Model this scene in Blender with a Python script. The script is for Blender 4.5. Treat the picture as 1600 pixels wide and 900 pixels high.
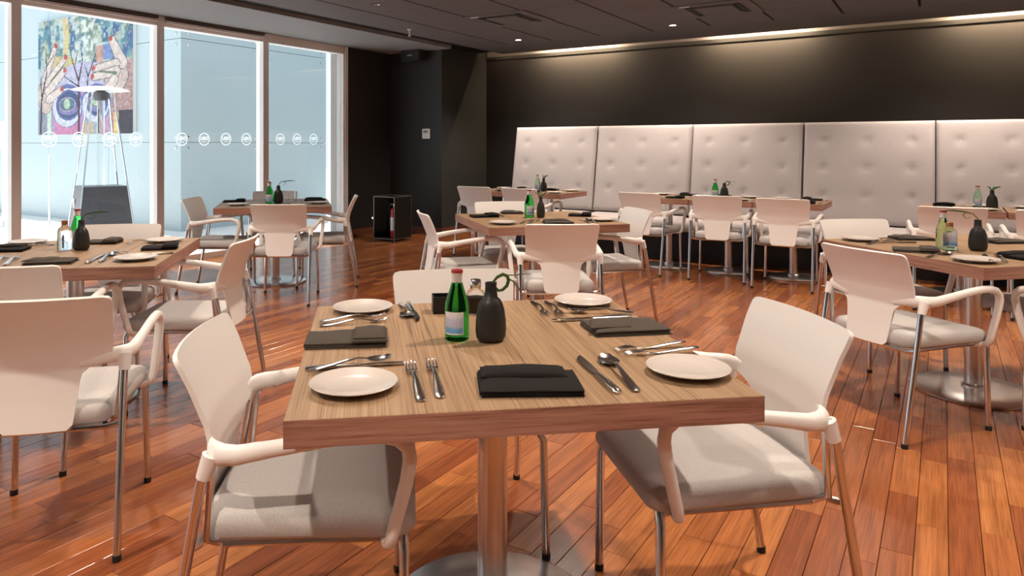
import bpy, bmesh, math, random
import numpy as np
from mathutils import Vector, Matrix
for o in list(bpy.data.objects): bpy.data.objects.remove(o)
scn = bpy.context.scene
COL = scn.collection
R = math.radians
random.seed(7)

# ------------------------------------------------------------------ camera, world, sun, exposure
FPX, CXP, YHP, CAMZ = 1119.3, 728.5, 228.9, 1.287
cam = bpy.data.cameras.new('camera')
camo = bpy.data.objects.new('camera', cam); COL.objects.link(camo)
cam.sensor_width = 36.0; cam.sensor_fit = 'HORIZONTAL'
cam.lens = FPX * 36.0 / 1600.0
cam.shift_x = (800 - CXP) / 1600.0
cam.shift_y = -(450 - YHP) / 1600.0
cam.clip_start = 0.05
camo.location = (0, 0, CAMZ); camo.rotation_euler = (R(90), 0, 0)
scn.camera = camo

PHI = 0.588                                  # the room is turned this much to the camera
UX, UY = math.cos(PHI), -math.sin(PHI)       # room axis s (along the banquette wall)
VX, VY = math.sin(PHI), math.cos(PHI)        # room axis v (along the window wall)
def rm(s, v, z=0.0): return Vector((s*UX + v*VX, s*UY + v*VY, z))
def at(px, py, z=0.75):
    d = FPX * (CAMZ - z) / (py - YHP)
    return Vector(((px - CXP) * d / FPX, d, z))

w = bpy.data.worlds.new('sky'); scn.world = w; w.use_nodes = True
bg = w.node_tree.nodes['Background']
bg.inputs[0].default_value = (0.80, 0.90, 1.0, 1); bg.inputs[1].default_value = .78
sun = bpy.data.lights.new('sun', 'SUN'); sun.energy = 5.0; sun.angle = R(0.6); sun.color = (1.0, 0.95, 0.88)
suno = bpy.data.objects.new('sun', sun); COL.objects.link(suno)
sd = rm(0.24, -0.10, -1.0)
suno.rotation_euler = sd.to_track_quat('-Z', 'Y').to_euler()
suno.location = rm(-12, 0, 12)
scn.view_settings.view_transform = 'Standard'
scn.view_settings.look = 'None'
scn.view_settings.gamma = 1.0
scn.view_settings.use_curve_mapping = False
scn.view_settings.exposure = 0.66
SPOT_W = 122.0
WARM = (1.0, 0.83, 0.69)

# ------------------------------------------------------------------ materials
def mat(name, col=(.8, .8, .8), rough=.5, metal=0.0, spec=.5, coat=0.0, trans=0.0, ior=1.45, emit=None, es=0.0, alpha=1.0):
    m = bpy.data.materials.new(name); m.use_nodes = True
    b = m.node_tree.nodes['Principled BSDF']
    b.inputs['Base Color'].default_value = (*col, 1)
    b.inputs['Roughness'].default_value = rough
    b.inputs['Metallic'].default_value = metal
    b.inputs['Specular IOR Level'].default_value = spec
    b.inputs['Coat Weight'].default_value = coat
    b.inputs['Transmission Weight'].default_value = trans
    b.inputs['IOR'].default_value = ior
    b.inputs['Alpha'].default_value = alpha
    if emit:
        b.inputs['Emission Color'].default_value = (*emit, 1)
        b.inputs['Emission Strength'].default_value = es
    return m
class NT:
    def __init__(s, m): s.t = m.node_tree; s.b = s.t.nodes['Principled BSDF']
    def n(s, ty, **kw):
        n = s.t.nodes.new(ty)
        for k, v in kw.items():
            if k in n.inputs: n.inputs[k].default_value = v
            else: setattr(n, k, v)
        return n
    def l(s, a, b): s.t.links.new(a, b)
    def ramp(s, stops, fac):
        r = s.n('ShaderNodeValToRGB'); e = r.color_ramp.elements
        while len(e) > len(stops): e.remove(e[-1])
        while len(e) < len(stops): e.new(0.5)
        for x, (p, c) in zip(e, stops): x.position = p; x.color = (*c, 1)
        s.l(fac, r.inputs[0]); return r
    def coord(s, kind, scale):
        c = s.n('ShaderNodeTexCoord'); mp = s.n('ShaderNodeMapping'); mp.inputs['Scale'].default_value = scale
        s.l(c.outputs[kind], mp.inputs[0]); return mp.outputs[0]
    def bump(s, h, strength, dist=.002):
        b = s.n('ShaderNodeBump'); b.inputs['Strength'].default_value = strength; b.inputs['Distance'].default_value = dist
        s.l(h, b.inputs['Height']); s.l(b.outputs[0], s.b.inputs['Normal'])

M = {}
M['plastic'] = mat('white_plastic', (.84, .815, .79), .38)
def fabric(name, c1, c2, sc=420):
    m = mat(name, c1, .9, spec=.2); t = NT(m)
    co = t.coord('Object', (sc, sc*.8, sc))
    n = t.n('ShaderNodeTexNoise', Scale=1.0, Detail=2.0); t.l(co, n.inputs['Vector'])
    r = t.ramp([(.3, c1), (.7, c2)], n.outputs[0]); t.l(r.outputs[0], t.b.inputs['Base Color'])
    t.bump(n.outputs[0], .35, .0015); return m
M['seat'] = fabric('seat_fabric', (.42, .405, .395), (.56, .54, .53))
M['banq'] = fabric('banquette_fabric', (.46, .425, .425), (.55, .515, .515), 260)
M['nap_grey'] = fabric('napkin_grey', (.062, .052, .043), (.085, .072, .060), 700)
M['nap_black'] = fabric('napkin_black', (.010, .009, .009), (.016, .014, .014), 700)
M['chrome'] = mat('chrome', (.72, .72, .73), .13, 1.0)
M['cutlery'] = mat('cutlery_steel', (.70, .69, .68), .16, 1.0)
M['steel'] = mat('brushed_steel', (.70, .68, .67), .27, 1.0)
t = NT(M['steel']); co = t.coord('Object', (3, 3, 260)); n = t.n('ShaderNodeTexNoise', Scale=2.0, Detail=1.0); t.l(co, n.inputs['Vector']); t.bump(n.outputs[0], .05, .001)
M['rubber'] = mat('black_rubber', (.012, .012, .012), .6)
def wood_top():
    m = mat('veneer_top', rough=.45, spec=.3); t = NT(m)
    co = t.coord('Object', (240, 2.4, 3)); n = t.n('ShaderNodeTexNoise', Scale=1.0, Detail=4.0, Roughness=.6); t.l(co, n.inputs['Vector'])
    co2 = t.coord('Object', (30, .8, 1)); n2 = t.n('ShaderNodeTexNoise', Scale=1.0, Detail=3.0); t.l(co2, n2.inputs['Vector'])
    a = t.n('ShaderNodeMath', operation='MULTIPLY_ADD'); t.l(n2.outputs[0], a.inputs[0]); a.inputs[1].default_value = .32
    t.l(n.outputs[0], a.inputs[2])
    r = t.ramp([(.44, (.125, .074, .042)), (.55, (.255, .158, .088)), (.68, (.335, .216, .124)), (.86, (.40, .272, .165))], a.outputs[0])
    t.l(r.outputs[0], t.b.inputs['Base Color']); t.bump(n.outputs[0], .10, .001); return m
M['top'] = wood_top()
def wood_edge():
    m = mat('veneer_edge', rough=.5, spec=.3); t = NT(m)
    co = t.coord('Object', (5, 5, 150)); n = t.n('ShaderNodeTexNoise', Scale=1.0, Detail=6.0, Roughness=.65); t.l(co, n.inputs['Vector'])
    r = t.ramp([(.3, (.18, .080, .056)), (.5, (.33, .165, .118)), (.75, (.44, .25, .185))], n.outputs[0])
    t.l(r.outputs[0], t.b.inputs['Base Color']); t.bump(n.outputs[0], .15, .001); return m
M['edge'] = wood_edge()
def plank_mat(island):
    m = mat('floor_plank_far' if island else 'floor_plank', rough=.25, spec=.5, coat=.25); t = NT(m)
    t.b.inputs['Coat Roughness'].default_value = .12
    if island: rnd = t.n('ShaderNodeNewGeometry').outputs['Random Per Island']
    else: rnd = t.n('ShaderNodeObjectInfo').outputs['Random']
    ma = t.n('ShaderNodeMath', operation='MULTIPLY'); t.l(rnd, ma.inputs[0]); ma.inputs[1].default_value = 57.0
    co = t.coord('Object', (26, 1.7, 1)); n = t.n('ShaderNodeTexNoise', noise_dimensions='4D', Scale=1.0, Detail=4.0, Roughness=.55, Distortion=.3)
    t.l(co, n.inputs['Vector']); t.l(ma.outputs[0], n.inputs['W'])
    co2 = t.coord('Object', (170, 5, 1)); n2 = t.n('ShaderNodeTexNoise', noise_dimensions='4D', Scale=1.0, Detail=2.0)
    t.l(co2, n2.inputs['Vector']); t.l(ma.outputs[0], n2.inputs['W'])
    base = t.ramp([(0, (.23, .064, .022)), (.3, (.29, .088, .028)), (.55, (.36, .120, .037)), (.8, (.44, .165, .052)), (1, (.27, .080, .027))], rnd)
    g = t.ramp([(.28, (.66, .60, .57)), (.5, (.97, .96, .95)), (.72, (1.2, 1.2, 1.2))], n.outputs[0])
    g2 = t.ramp([(.3, (.74, .72, .70)), (.6, (1.08, 1.08, 1.08))], n2.outputs[0])
    x = t.n('ShaderNodeMix', data_type='RGBA', blend_type='MULTIPLY'); x.inputs[0].default_value = 1
    t.l(base.outputs[0], x.inputs[6]); t.l(g.outputs[0], x.inputs[7])
    y = t.n('ShaderNodeMix', data_type='RGBA', blend_type='MULTIPLY'); y.inputs[0].default_value = 1
    t.l(x.outputs[2], y.inputs[6]); t.l(g2.outputs[0], y.inputs[7])
    t.l(y.outputs[2], t.b.inputs['Base Color'])
    if not island: t.bump(n.outputs[0], .04, .001)
    return m
M['plank'] = plank_mat(False); M['plank_far'] = plank_mat(True)
M['gap'] = mat('floor_gap', (.035, .012, .006), .7)
def plaster(name, c, rough=.6, spec=.3):
    m = mat(name, c, rough, spec=spec); t = NT(m)
    co = t.coord('Object', (40, 40, 40)); n = t.n('ShaderNodeTexNoise', Scale=1.0, Detail=4.0); t.l(co, n.inputs['Vector']); t.bump(n.outputs[0], .06, .002)
    return m
M['wall'] = plaster('dark_wall_paint', (.030, .0275, .027))
M['pillar'] = plaster('charcoal_pillar_paint', (.040, .041, .042))
M['tile'] = plaster('ceiling_tile', (.135, .126, .130), .7)
M['soffit'] = plaster('soffit_paint', (.25, .255, .265), .7)
M['groove'] = mat('ceiling_groove', (.010, .009, .009), .8)
M['backwall'] = plaster('light_wall_paint', (.42, .40, .37), .7)
M['black'] = mat('black_lacquer', (.010, .010, .010), .45)
M['blackmetal'] = mat('black_metal', (.03, .03, .032), .4, .3)
M['frame'] = mat('white_aluminium', (.86, .85, .84), .4)
M['bronze'] = mat('dark_header', (.10, .09, .085), .5)
M['base'] = mat('baseboard_wood', (.16, .055, .03), .4)
def pane_mat(name, tint, gloss=.10):
    m = bpy.data.materials.new(name); m.use_nodes = True; nt = m.node_tree
    nt.nodes.remove(nt.nodes['Principled BSDF']); out = nt.nodes['Material Output']
    tr = nt.nodes.new('ShaderNodeBsdfTransparent'); tr.inputs[0].default_value = (*tint, 1)
    gl = nt.nodes.new('ShaderNodeBsdfGlossy'); gl.inputs['Roughness'].default_value = .02
    fr = nt.nodes.new('ShaderNodeFresnel'); fr.inputs[0].default_value = 1.45
    mx = nt.nodes.new('ShaderNodeMixShader')
    nt.links.new(fr.outputs[0], mx.inputs[0]); nt.links.new(tr.outputs[0], mx.inputs[1]); nt.links.new(gl.outputs[0], mx.inputs[2])
    nt.links.new(mx.outputs[0], out.inputs[0]); return m
M['pane'] = pane_mat('window_glass', (.93, .97, .97))
M['decal'] = mat('white_vinyl', (.95, .97, .97), .5)
nt_ = M['decal'].node_tree; tl_ = nt_.nodes.new('ShaderNodeBsdfTranslucent'); tl_.inputs[0].default_value = (.98, 1, 1, 1)
mx_ = nt_.nodes.new('ShaderNodeMixShader'); mx_.inputs[0].default_value = .8
nt_.links.new(nt_.nodes['Principled BSDF'].outputs[0], mx_.inputs[1]); nt_.links.new(tl_.outputs[0], mx_.inputs[2]); nt_.links.new(mx_.outputs[0], nt_.nodes['Material Output'].inputs[0])
M['cladding'] = mat('pale_blue_glass_cladding', (.46, .55, .585), .22)
M['cladwhite'] = mat('white_render', (.85, .88, .88), .6)
M['paving'] = mat('pale_paving', (.86, .85, .84), .7)
M['joint'] = mat('cladding_joint', (.30, .36, .39), .6)
M['porcelain'] = mat('porcelain', (.60, .55, .51), .16, coat=.3)
M['green'] = mat('green_glass', (.05, .52, .10), .03, trans=1.0, ior=1.2)
M['green2'] = mat('pale_green_glass', (.55, .86, .62), .03, trans=1.0, ior=1.2)
M['clear'] = mat('clear_glass', (.95, .96, .95), .02, trans=1.0, ior=1.2)
M['pepper'] = mat('dark_pepper', (.035, .018, .010), .8)
M['cap_red'] = mat('cap_red', (.32, .03, .03), .4)
M['foil'] = mat('bottle_foil', (.78, .74, .72), .35, .4)
M['vase'] = mat('black_ceramic', (.022, .021, .020), .42, spec=.5)
M['leaf'] = mat('green_leaf', (.055, .11, .025), .45)
M['stem'] = mat('dark_stem', (.03, .035, .02), .6)
M['red'] = mat('extinguisher_red', (.40, .015, .012), .35)
M['white'] = mat('white_paint', (.82, .82, .80), .45)
M['greyprint'] = mat('grey_print', (.25, .27, .28), .5)
M['lamp'] = mat('lamp_glow', (1, .9, .75), .5, emit=(1.0, .72, .42), es=26.0)
M['lampoff'] = mat('lamp_lens', (.55, .52, .48), .3, .6)
M['led'] = mat('led_strip', (1, .85, .6), .5, emit=(1.0, .66, .36), es=9.0)
M['copper'] = mat('copper', (.45, .2, .1), .35, .8)
def label_mat():
    m = mat('bottle_label', (.8, .8, .8), .6); t = NT(m)
    co = t.n('ShaderNodeTexCoord'); sx = t.n('ShaderNodeSeparateXYZ'); t.l(co.outputs['Generated'], sx.inputs[0])
    n = t.n('ShaderNodeTexNoise', Scale=7.0, Detail=1.0); t.l(co.outputs['Generated'], n.inputs['Vector'])
    a = t.n('ShaderNodeMath', operation='MULTIPLY_ADD'); t.l(n.outputs[0], a.inputs[0]); a.inputs[1].default_value = .35; t.l(sx.outputs[2], a.inputs[2])
    r = t.ramp([(0, (.62, .66, .74)), (.22, (.12, .33, .62)), (.44, (.2, .42, .70)), (.52, (.55, .50, .62)), (.66, (.50, .50, .66)), (.9, (.55, .56, .72)), (1, (.75, .75, .80))], a.outputs[0])
    t.l(r.outputs[0], t.b.inputs['Base Color']); return m
M['label'] = label_mat()
M['labelwhite'] = mat('label_border', (.80, .79, .78), .6)
def paint_mat():
    m = mat('canvas_paint', (.5, .5, .5), .6); t = NT(m)
    a = t.n('ShaderNodeVertexColor'); a.layer_name = 'paint'; t.l(a.outputs[0], t.b.inputs['Base Color']); return m
M['canvas'] = paint_mat()

# ------------------------------------------------------------------ mesh helpers
class MB:
    def __init__(s): s.v = []; s.f = []; s.m = []
    def add(s, vs, fs, mi=0):
        o = len(s.v); s.v += [tuple(v) for v in vs]; s.f += [tuple(i + o for i in f) for f in fs]; s.m += [mi] * len(fs); return s
    def box(s, x0, x1, y0, y1, z0, z1, mi=0, rot=None, bev=0.0):
        if bev:
            b = bev
            vs = []
            for (z, i) in ((z0, b), (z0 + b, 0), (z1 - b, 0), (z1, b)):
                vs += [(x0 + i, y0 + b if not i else y0 + i, z)] if 0 else []
                k = i
                pts = [(x0 + k + b*.6, y0 + k), (x1 - k - b*.6, y0 + k), (x1 - k, y0 + k + b*.6), (x1 - k, y1 - k - b*.6),
                       (x1 - k - b*.6, y1 - k), (x0 + k + b*.6, y1 - k), (x0 + k, y1 - k - b*.6), (x0 + k, y0 + k + b*.6)]
                vs += [(p[0], p[1], z) for p in pts]
            fs = [tuple(range(7, -1, -1)), tuple(range(24, 32))]
            for r_ in range(3):
                for i in range(8): j = (i + 1) % 8; fs.append((r_*8 + i, r_*8 + j, r_*8 + 8 + j, r_*8 + 8 + i))
        else:
            vs = [(x0, y0, z0), (x1, y0, z0), (x1, y1, z0), (x0, y1, z0), (x0, y0, z1), (x1, y0, z1), (x1, y1, z1), (x0, y1, z1)]
            fs = [(3, 2, 1, 0), (4, 5, 6, 7), (0, 1, 5, 4), (1, 2, 6, 5), (2, 3, 7, 6), (3, 0, 4, 7)]
        if rot is not None: vs = [rot @ Vector(v) for v in vs]
        return s.add(vs, fs, mi)
    def lathe(s, prof, n=24, mi=0, cx=0, cy=0, sx=1, sy=1, close=True):
        vs = []; fs = []
        for (r_, z) in prof:
            for i in range(n):
                a = 2*math.pi*i/n; vs.append((cx + r_*sx*math.cos(a), cy + r_*sy*math.sin(a), z))
        for k in range(len(prof) - 1):
            for i in range(n):
                j = (i + 1) % n; fs.append((k*n + i, k*n + j, (k+1)*n + j, (k+1)*n + i))
        if close:
            fs.append(tuple(range(n - 1, -1, -1))); fs.append(tuple(range((len(prof) - 1)*n, len(prof)*n)))
        return s.add(vs, fs, mi)
    def tube(s, path, rad, n=10, mi=0, flat=None, cap=True, up=(0, 0, 1)):
        P = [Vector(p) for p in path]; vs = []; fs = []
        if not hasattr(rad, '__len__'): rad = [rad]*len(P)
        prev = None
        for i, p in enumerate(P):
            t_ = (P[min(i+1, len(P)-1)] - P[max(i-1, 0)]).normalized()
            if prev is None:
                a = Vector(up) if abs(t_.dot(Vector(up))) < .95 else Vector((1, 0, 0))
                nrm = (a - t_*a.dot(t_)).normalized()
            else:
                nrm = (prev - t_*prev.dot(t_))
                nrm = nrm.normalized() if nrm.length > 1e-6 else prev
            prev = nrm; bi = t_.cross(nrm); fl = flat[i] if flat else 1.0
            for k in range(n):
                a = 2*math.pi*k/n; vs.append(p + nrm*math.cos(a)*rad[i] + bi*math.sin(a)*rad[i]*fl)
        for i in range(len(P) - 1):
            for k in range(n):
                j = (k+1) % n; fs.append((i*n + k, i*n + j, (i+1)*n + j, (i+1)*n + k))
        if cap: fs.append(tuple(range(n-1, -1, -1))); fs.append(tuple(range((len(P)-1)*n, len(P)*n)))
        return s.add(vs, fs, mi)
    def sheet(s, rows, th=0.0, mi=0, nrm=None):
        """rows: list of equal-length point rows; th gives it thickness along -normal"""
        nr, nc = len(rows), len(rows[0]); vs = [Vector(p) for r_ in rows for p in r_]; fs = []
        for i in range(nr-1):
            for j in range(nc-1): fs.append((i*nc+j, i*nc+j+1, (i+1)*nc+j+1, (i+1)*nc+j))
        if th:
            N = [Vector((0, 0, 0)) for _ in vs]
            for f in fs:
                a, b, c, d = [vs[i] for i in f]; q = (c-a).cross(d-b)
                for i in f: N[i] += q
            off = len(vs); vs2 = [v - n_.normalized()*th for v, n_ in zip(vs, N)]
            f2 = [tuple(reversed([i+off for i in f])) for f in fs]
            bd = [j for j in range(nc)] + [i*nc+nc-1 for i in range(1, nr)] + [(nr-1)*nc + j for j in range(nc-2, -1, -1)] + [i*nc for i in range(nr-2, 0, -1)]
            f3 = [(bd[k], bd[k]+off, bd[(k+1) % len(bd)]+off, bd[(k+1) % len(bd)]) for k in range(len(bd))]
            vs = vs + vs2; fs = fs + f2 + f3
        return s.add(vs, fs, mi)
    def mesh(s, name, mats, smooth=True, ang=35):
        me = bpy.data.meshes.new(name); me.from_pydata(s.v, [], s.f)
        for m in (mats if isinstance(mats, (list, tuple)) else [mats]): me.materials.append(m)
        me.polygons.foreach_set('material_index', s.m)
        b = bmesh.new(); b.from_mesh(me); bmesh.ops.recalc_face_normals(b, faces=b.faces); b.to_mesh(me); b.free()
        if smooth:
            me.polygons.foreach_set('use_smooth', [True]*len(me.polygons)); me.set_sharp_from_angle(angle=R(ang))
        me.update(); return me
def link(name, data, parent=None, loc=(0, 0, 0), rz=0.0, rot=None):
    o = bpy.data.objects.new(name, data); COL.objects.link(o)
    o.location = loc; o.rotation_euler = rot if rot else (0, 0, rz)
    if parent: o.parent = parent
    return o
def part(name, mb, mats, parent, **k):
    sm = k.pop('smooth', True); ang = k.pop('ang', 35)
    return link(name, mb.mesh(name, mats, sm, ang), parent, **k)
def tag(o, label, cat, group=None):
    o['label'] = label; o['category'] = cat
    if group: o['group'] = group
    return o
def struct(o): o['kind'] = 'structure'; return o
def dup(root, loc, rz, label=None, group=None):
    r = root.copy(); COL.objects.link(r); r.location = loc; r.rotation_euler = (0, 0, rz)
    if label: r['label'] = label
    if group: r['group'] = group
    for ch in root.children:
        c = ch.copy(); COL.objects.link(c); c.parent = r
        for g in ch.children:
            d = g.copy(); COL.objects.link(d); d.parent = c
    return r
RZ = -PHI                                    # rotation of everything square to the room

# ------------------------------------------------------------------ room shell (room frame s, v)
S0, S1, V0, VP_, V1 = -7.035, 4.5, -3.5, 8.463, 9.688
SP = -6.072; HC = 2.70
# floor with planks
fb = MB().box(S0-.2, S1+.1, V0-.1, V1+.1, -.10, -.012)
floor = struct(part('floor', fb, M['gap'], None, rz=RZ, smooth=False)); floor['label'] = 'glossy reddish brown hardwood plank floor'
PWID = .0915; LENS = [.46, .60, .74, .90, 1.08]
pm = {}
for L_ in LENS:
    b = MB(); g = .0009; c = .0012; x = PWID/2 - g; y = L_/2 - g
    b.add([(-x, -y, -.012), (x, -y, -.012), (x, y, -.012), (-x, y, -.012), (-x, -y, -c), (x, -y, -c), (x, y, -c), (-x, y, -c),
           (-x+c, -y+c, 0), (x-c, -y+c, 0), (x-c, y-c, 0), (-x+c, y-c, 0)],
          [(8, 9, 10, 11)] + [(i, (i+1) % 4, 4+(i+1) % 4, 4+i) for i in range(4)] + [(4+i, 4+(i+1) % 4, 8+(i+1) % 4, 8+i) for i in range(4)])
    pm[L_] = b.mesh('plank', M['plank'], smooth=False)
planks = []
s = S0 + PWID/2 + .002
while s < S1 - PWID/2:
    v = V0 - random.random()*.8
    while v < V1:
        L_ = random.choice(LENS); c = v + L_/2
        if c - L_/2 < V0: v += L_; continue
        if c + L_/2 > V1: break
        p = rm(s, c); ok = False
        if p.y > 1.5:
            px = CXP + FPX*p.x/p.y; py = YHP + FPX*CAMZ/p.y
            ok = -40 < px < 1640 and py < 930
        if not (s < SP and c > VP_): planks.append((ok, p.y, s, c, L_))
        v += L_
    s += PWID
vis = sorted([q for q in planks if q[0]], key=lambda q: q[1])
near = set(id(q) for q in vis[:300])
far = MB()
for q in planks:
    if id(q) in near: link('plank', pm[q[4]], floor, loc=(q[2], q[3], 0))
    else:
        g = .0009; far.box(q[2]-PWID/2+g, q[2]+PWID/2-g, q[3]-q[4]/2+g, q[3]+q[4]/2-g, -.012, 0)
fo = part('planks', far, M['plank_far'], floor, smooth=False); fo['kind'] = 'stuff'

def wallbox(name, s0, s1, v0, v1, z0, z1, m, label=None):
    o = struct(part(name, MB().box(s0, s1, v0, v1, z0, z1), m, None, rz=RZ, smooth=False))
    if label: o['label'] = label
    return o
wallbox('wall_banquette', SP, S1, V1, V1+.15, 0, 3.05, M['wall'], 'near black wall above the banquette')
wallbox('wall_pillar', S0-.15, SP, VP_, V1+.15, 0, 3.05, M['pillar'], 'charcoal pillar between window wall and banquette wall')
wallbox('wall_right', S1, S1+.15, V0-.15, V1+.15, 0, 3.05, M['backwall'])
wallbox('wall_back', S0-.15, S1, V0-.15, V0, 0, 3.05, M['backwall'])
VW1 = 7.505                                   # end of the glazing
wallbox('wall_window_end', S0-.15, S0, VW1, VP_, 0, HC+.04, M['wall'], 'near black strip of wall beside the last window')
struct(part('baseboard_pillar', MB().box(S0+.016, SP+.014, VP_-.014, VP_-.001, 0, .10), M['base'], None, rz=RZ, smooth=False))
struct(part('baseboard_window_end', MB().box(S0+.001, S0+.015, VW1+.02, VP_-.001, 0, .10), M['base'], None, rz=RZ, smooth=False))
struct(part('baseboard_return', MB().box(SP+.001, SP+.014, VP_, V1-.002, 0, .10), M['base'], None, rz=RZ, smooth=False))

# ceiling: slab with recessed grooves, tiles as separate pieces
VSL = V1 - .27
ceil = struct(part('ceiling', MB().box(S0-.15, S1, V0, VSL, HC+.045, HC+.10), M['groove'], None, rz=RZ, smooth=False)); ceil['label'] = 'dark tiled ceiling'
cs_ = MB().box(SP, S1, VSL-.02, VSL, HC+.045, 3.02).box(SP, S1, VSL-.02, V1, 2.98, 3.04)
part('light_slot', cs_, M['tile'], ceil, smooth=False)
TS = .69
tb = MB(); g1, g2 = .013, .0025
tb.box(-TS/2+g1, TS/2-g1, -TS/2+g2, TS/2-g2, HC, HC+.045)
tm = tb.mesh('ceiling_tile', M['tile'], smooth=False)
edge_m = MB().box(-.289, .29-g1, -TS/2+g2, TS/2-g2, 0, .045).mesh('ceiling_tile', M['tile'], smooth=False)
CASS = [(-3.99, 6.85), (-1.925, 7.54)]
vrow = [5.12 + .69*i for i in range(-12, 5)]
def near_cass(sc, vc): return any(abs(sc-a) < .2 and abs(vc-b) < .2 for a, b in CASS)
for si in range(-1, 13):
    sc = -5.03 + .69*si + .345
    if si == -1: sc = -5.03 - .29
    for vb in vrow:
        vc = vb + .345
        if vc - .345 < V0 or sc + .345 > S1: continue
        if vc > 8.45: continue
        if near_cass(sc, vc): continue
        if si == -1: link('ceiling_tile', edge_m, ceil, loc=(sc, vc, HC))
        else: link('ceiling_tile', tm, ceil, loc=(sc, vc, 0))
part('border_panel', MB().box(-5.61, S1, 8.5725, VSL, HC, HC+.045), M['tile'], ceil, smooth=False)
part('soffit_panel', MB().box(S0, -5.90, V0, VP_, HC-.005, HC+.045), M['soffit'], ceil, smooth=False)
# wall washer: rail under the slot and strip inside it
part('wall_washer_rail', MB().box(SP+.02, S1, V1-.022, V1-.001, 2.648, 2.70), M['black'], ceil, smooth=False)['label'] = 'slim black rail under the warm light slot'
part('cove_backing', MB().box(SP+.02, S1, V1-.010, V1-.001, 2.70, 2.97), M['tile'], ceil, smooth=False)
part('led_strip', MB().box(SP+.05, S1-.05, VSL+.001, VSL+.008, 2.76, 2.785), M['led'], ceil, smooth=False)

# windows
VM = [VW1, 6.05, 4.605, 3.16, 1.71, .265, -1.18, -2.63]
HEAD = 2.59
def deli(parent, v, z, r=.073):
    b = MB(); n = 36; vs = []; fs = []
    for i in range(n):
        a = 2*math.pi*i/n
        vs += [(0, r*math.cos(a), r*math.sin(a)), (0, r*.88*math.cos(a), r*.88*math.sin(a))]
    for i in range(n): j = (i+1) % n; fs.append((2*i, 2*j, 2*j+1, 2*i+1))
    b.add(vs, fs)
    return b
txt = bpy.data.curves.new('deli_text', 'FONT'); txt.body = 'DELI'; txt.size = .052; txt.align_x = 'CENTER'; txt.align_y = 'CENTER'; txt.offset = .0016
to = bpy.data.objects.new('deli_text', txt); COL.objects.link(to)
bpy.context.view_layer.update()
tme = bpy.data.meshes.new_from_object(to.evaluated_get(bpy.context.evaluated_depsgraph_get()))
bpy.data.objects.remove(to)
db = deli(None, 0, 0)
tv = [(0.0, -v.co.x, v.co.y + .008) for v in tme.vertices]     # read from the terrace: mirrored from inside
db.add(tv, [tuple(p.vertices) for p in tme.polygons])
for k, (a, b_) in enumerate(((-.030, -.020), (-.017, -.002), (.002, .012), (.015, .029))):
    db.add([(0, a, -.036), (0, b_, -.036), (0, b_, -.029), (0, a, -.029)], [(0, 1, 2, 3)])
dmesh = bpy.data.meshes.new('deli_decal'); dmesh.from_pydata([(x, y, z) for x, y, z in db.v], [], db.f); dmesh.materials.append(M['decal']); dmesh.update()
DEC = {0: [438, 464, 490], 1: [284, 319, 353, 385], 2: [77, 124, 171, 212]}
FD = .13
for i in range(len(VM) - 1):
    va, vb = VM[i], VM[i+1]                   # va farther, vb nearer
    b = MB()
    b.box(S0-FD, S0, vb-.0425, vb+.0425, 0, HC-.005)                     # near mullion
    b.box(S0-FD, S0, vb+.0425, va-.0425, HEAD, HC-.005)                  # header
    b.box(S0-FD, S0, vb+.0425, va-.0425, 0, .07)                         # sill
    if i == 0: b.box(S0-FD, S0, va-.0425-.03, va, 0, HC-.005); b.box(S0-FD-.05, S0-FD, va-.19, va, 0, HC-.005)
    wn = struct(part('window_%d' % (i+1), b, M['frame'], None, rz=RZ, smooth=False)); wn['label'] = 'tall white framed shopfront window'
    if i > 0:
        part('track', MB().box(S0+.001, S0+.035, vb+.05, va-.045, HEAD+.035, HEAD+.06), M['white'], wn, smooth=False)
        part('track_cover', MB().box(S0+.001, S0+.03, vb+.05, va-.045, HEAD+.072, HC-.008), M['bronze'], wn, smooth=False)
    pv0, pv1 = vb+.0425, va-.0425
    # pane is one sheet of glass
    pb = MB().add([(S0-.07, pv0, .07), (S0-.07, pv1, .07), (S0-.07, pv1, HEAD), (S0-.07, pv0, HEAD)], [(0, 1, 2, 3)])
    po = link('pane', bpy.data.meshes.new('pane'), wn); po.data.from_pydata(pb.v, [], pb.f); po.data.materials.append(M['pane']); po.data.update()
    for px in DEC.get(i, []):
        k = (px - CXP)/FPX; sx = S0 - .066
        vv = sx*(k*UY - UX)/(VX - k*VY)
        d = rm(sx, vv).y; zz = CAMZ + (YHP - 217.5)*d/FPX
        do = link('round_decal', dmesh, po, loc=(sx, vv, zz)); do['label'] = 'white ring decal reading DELI, seen reversed'
struct(part('trim_window_end', MB().box(S0-.02, S0+.012, VW1-.045, VW1+.012, 0, HC-.006), M['frame'], None, rz=RZ, smooth=False))

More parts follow.
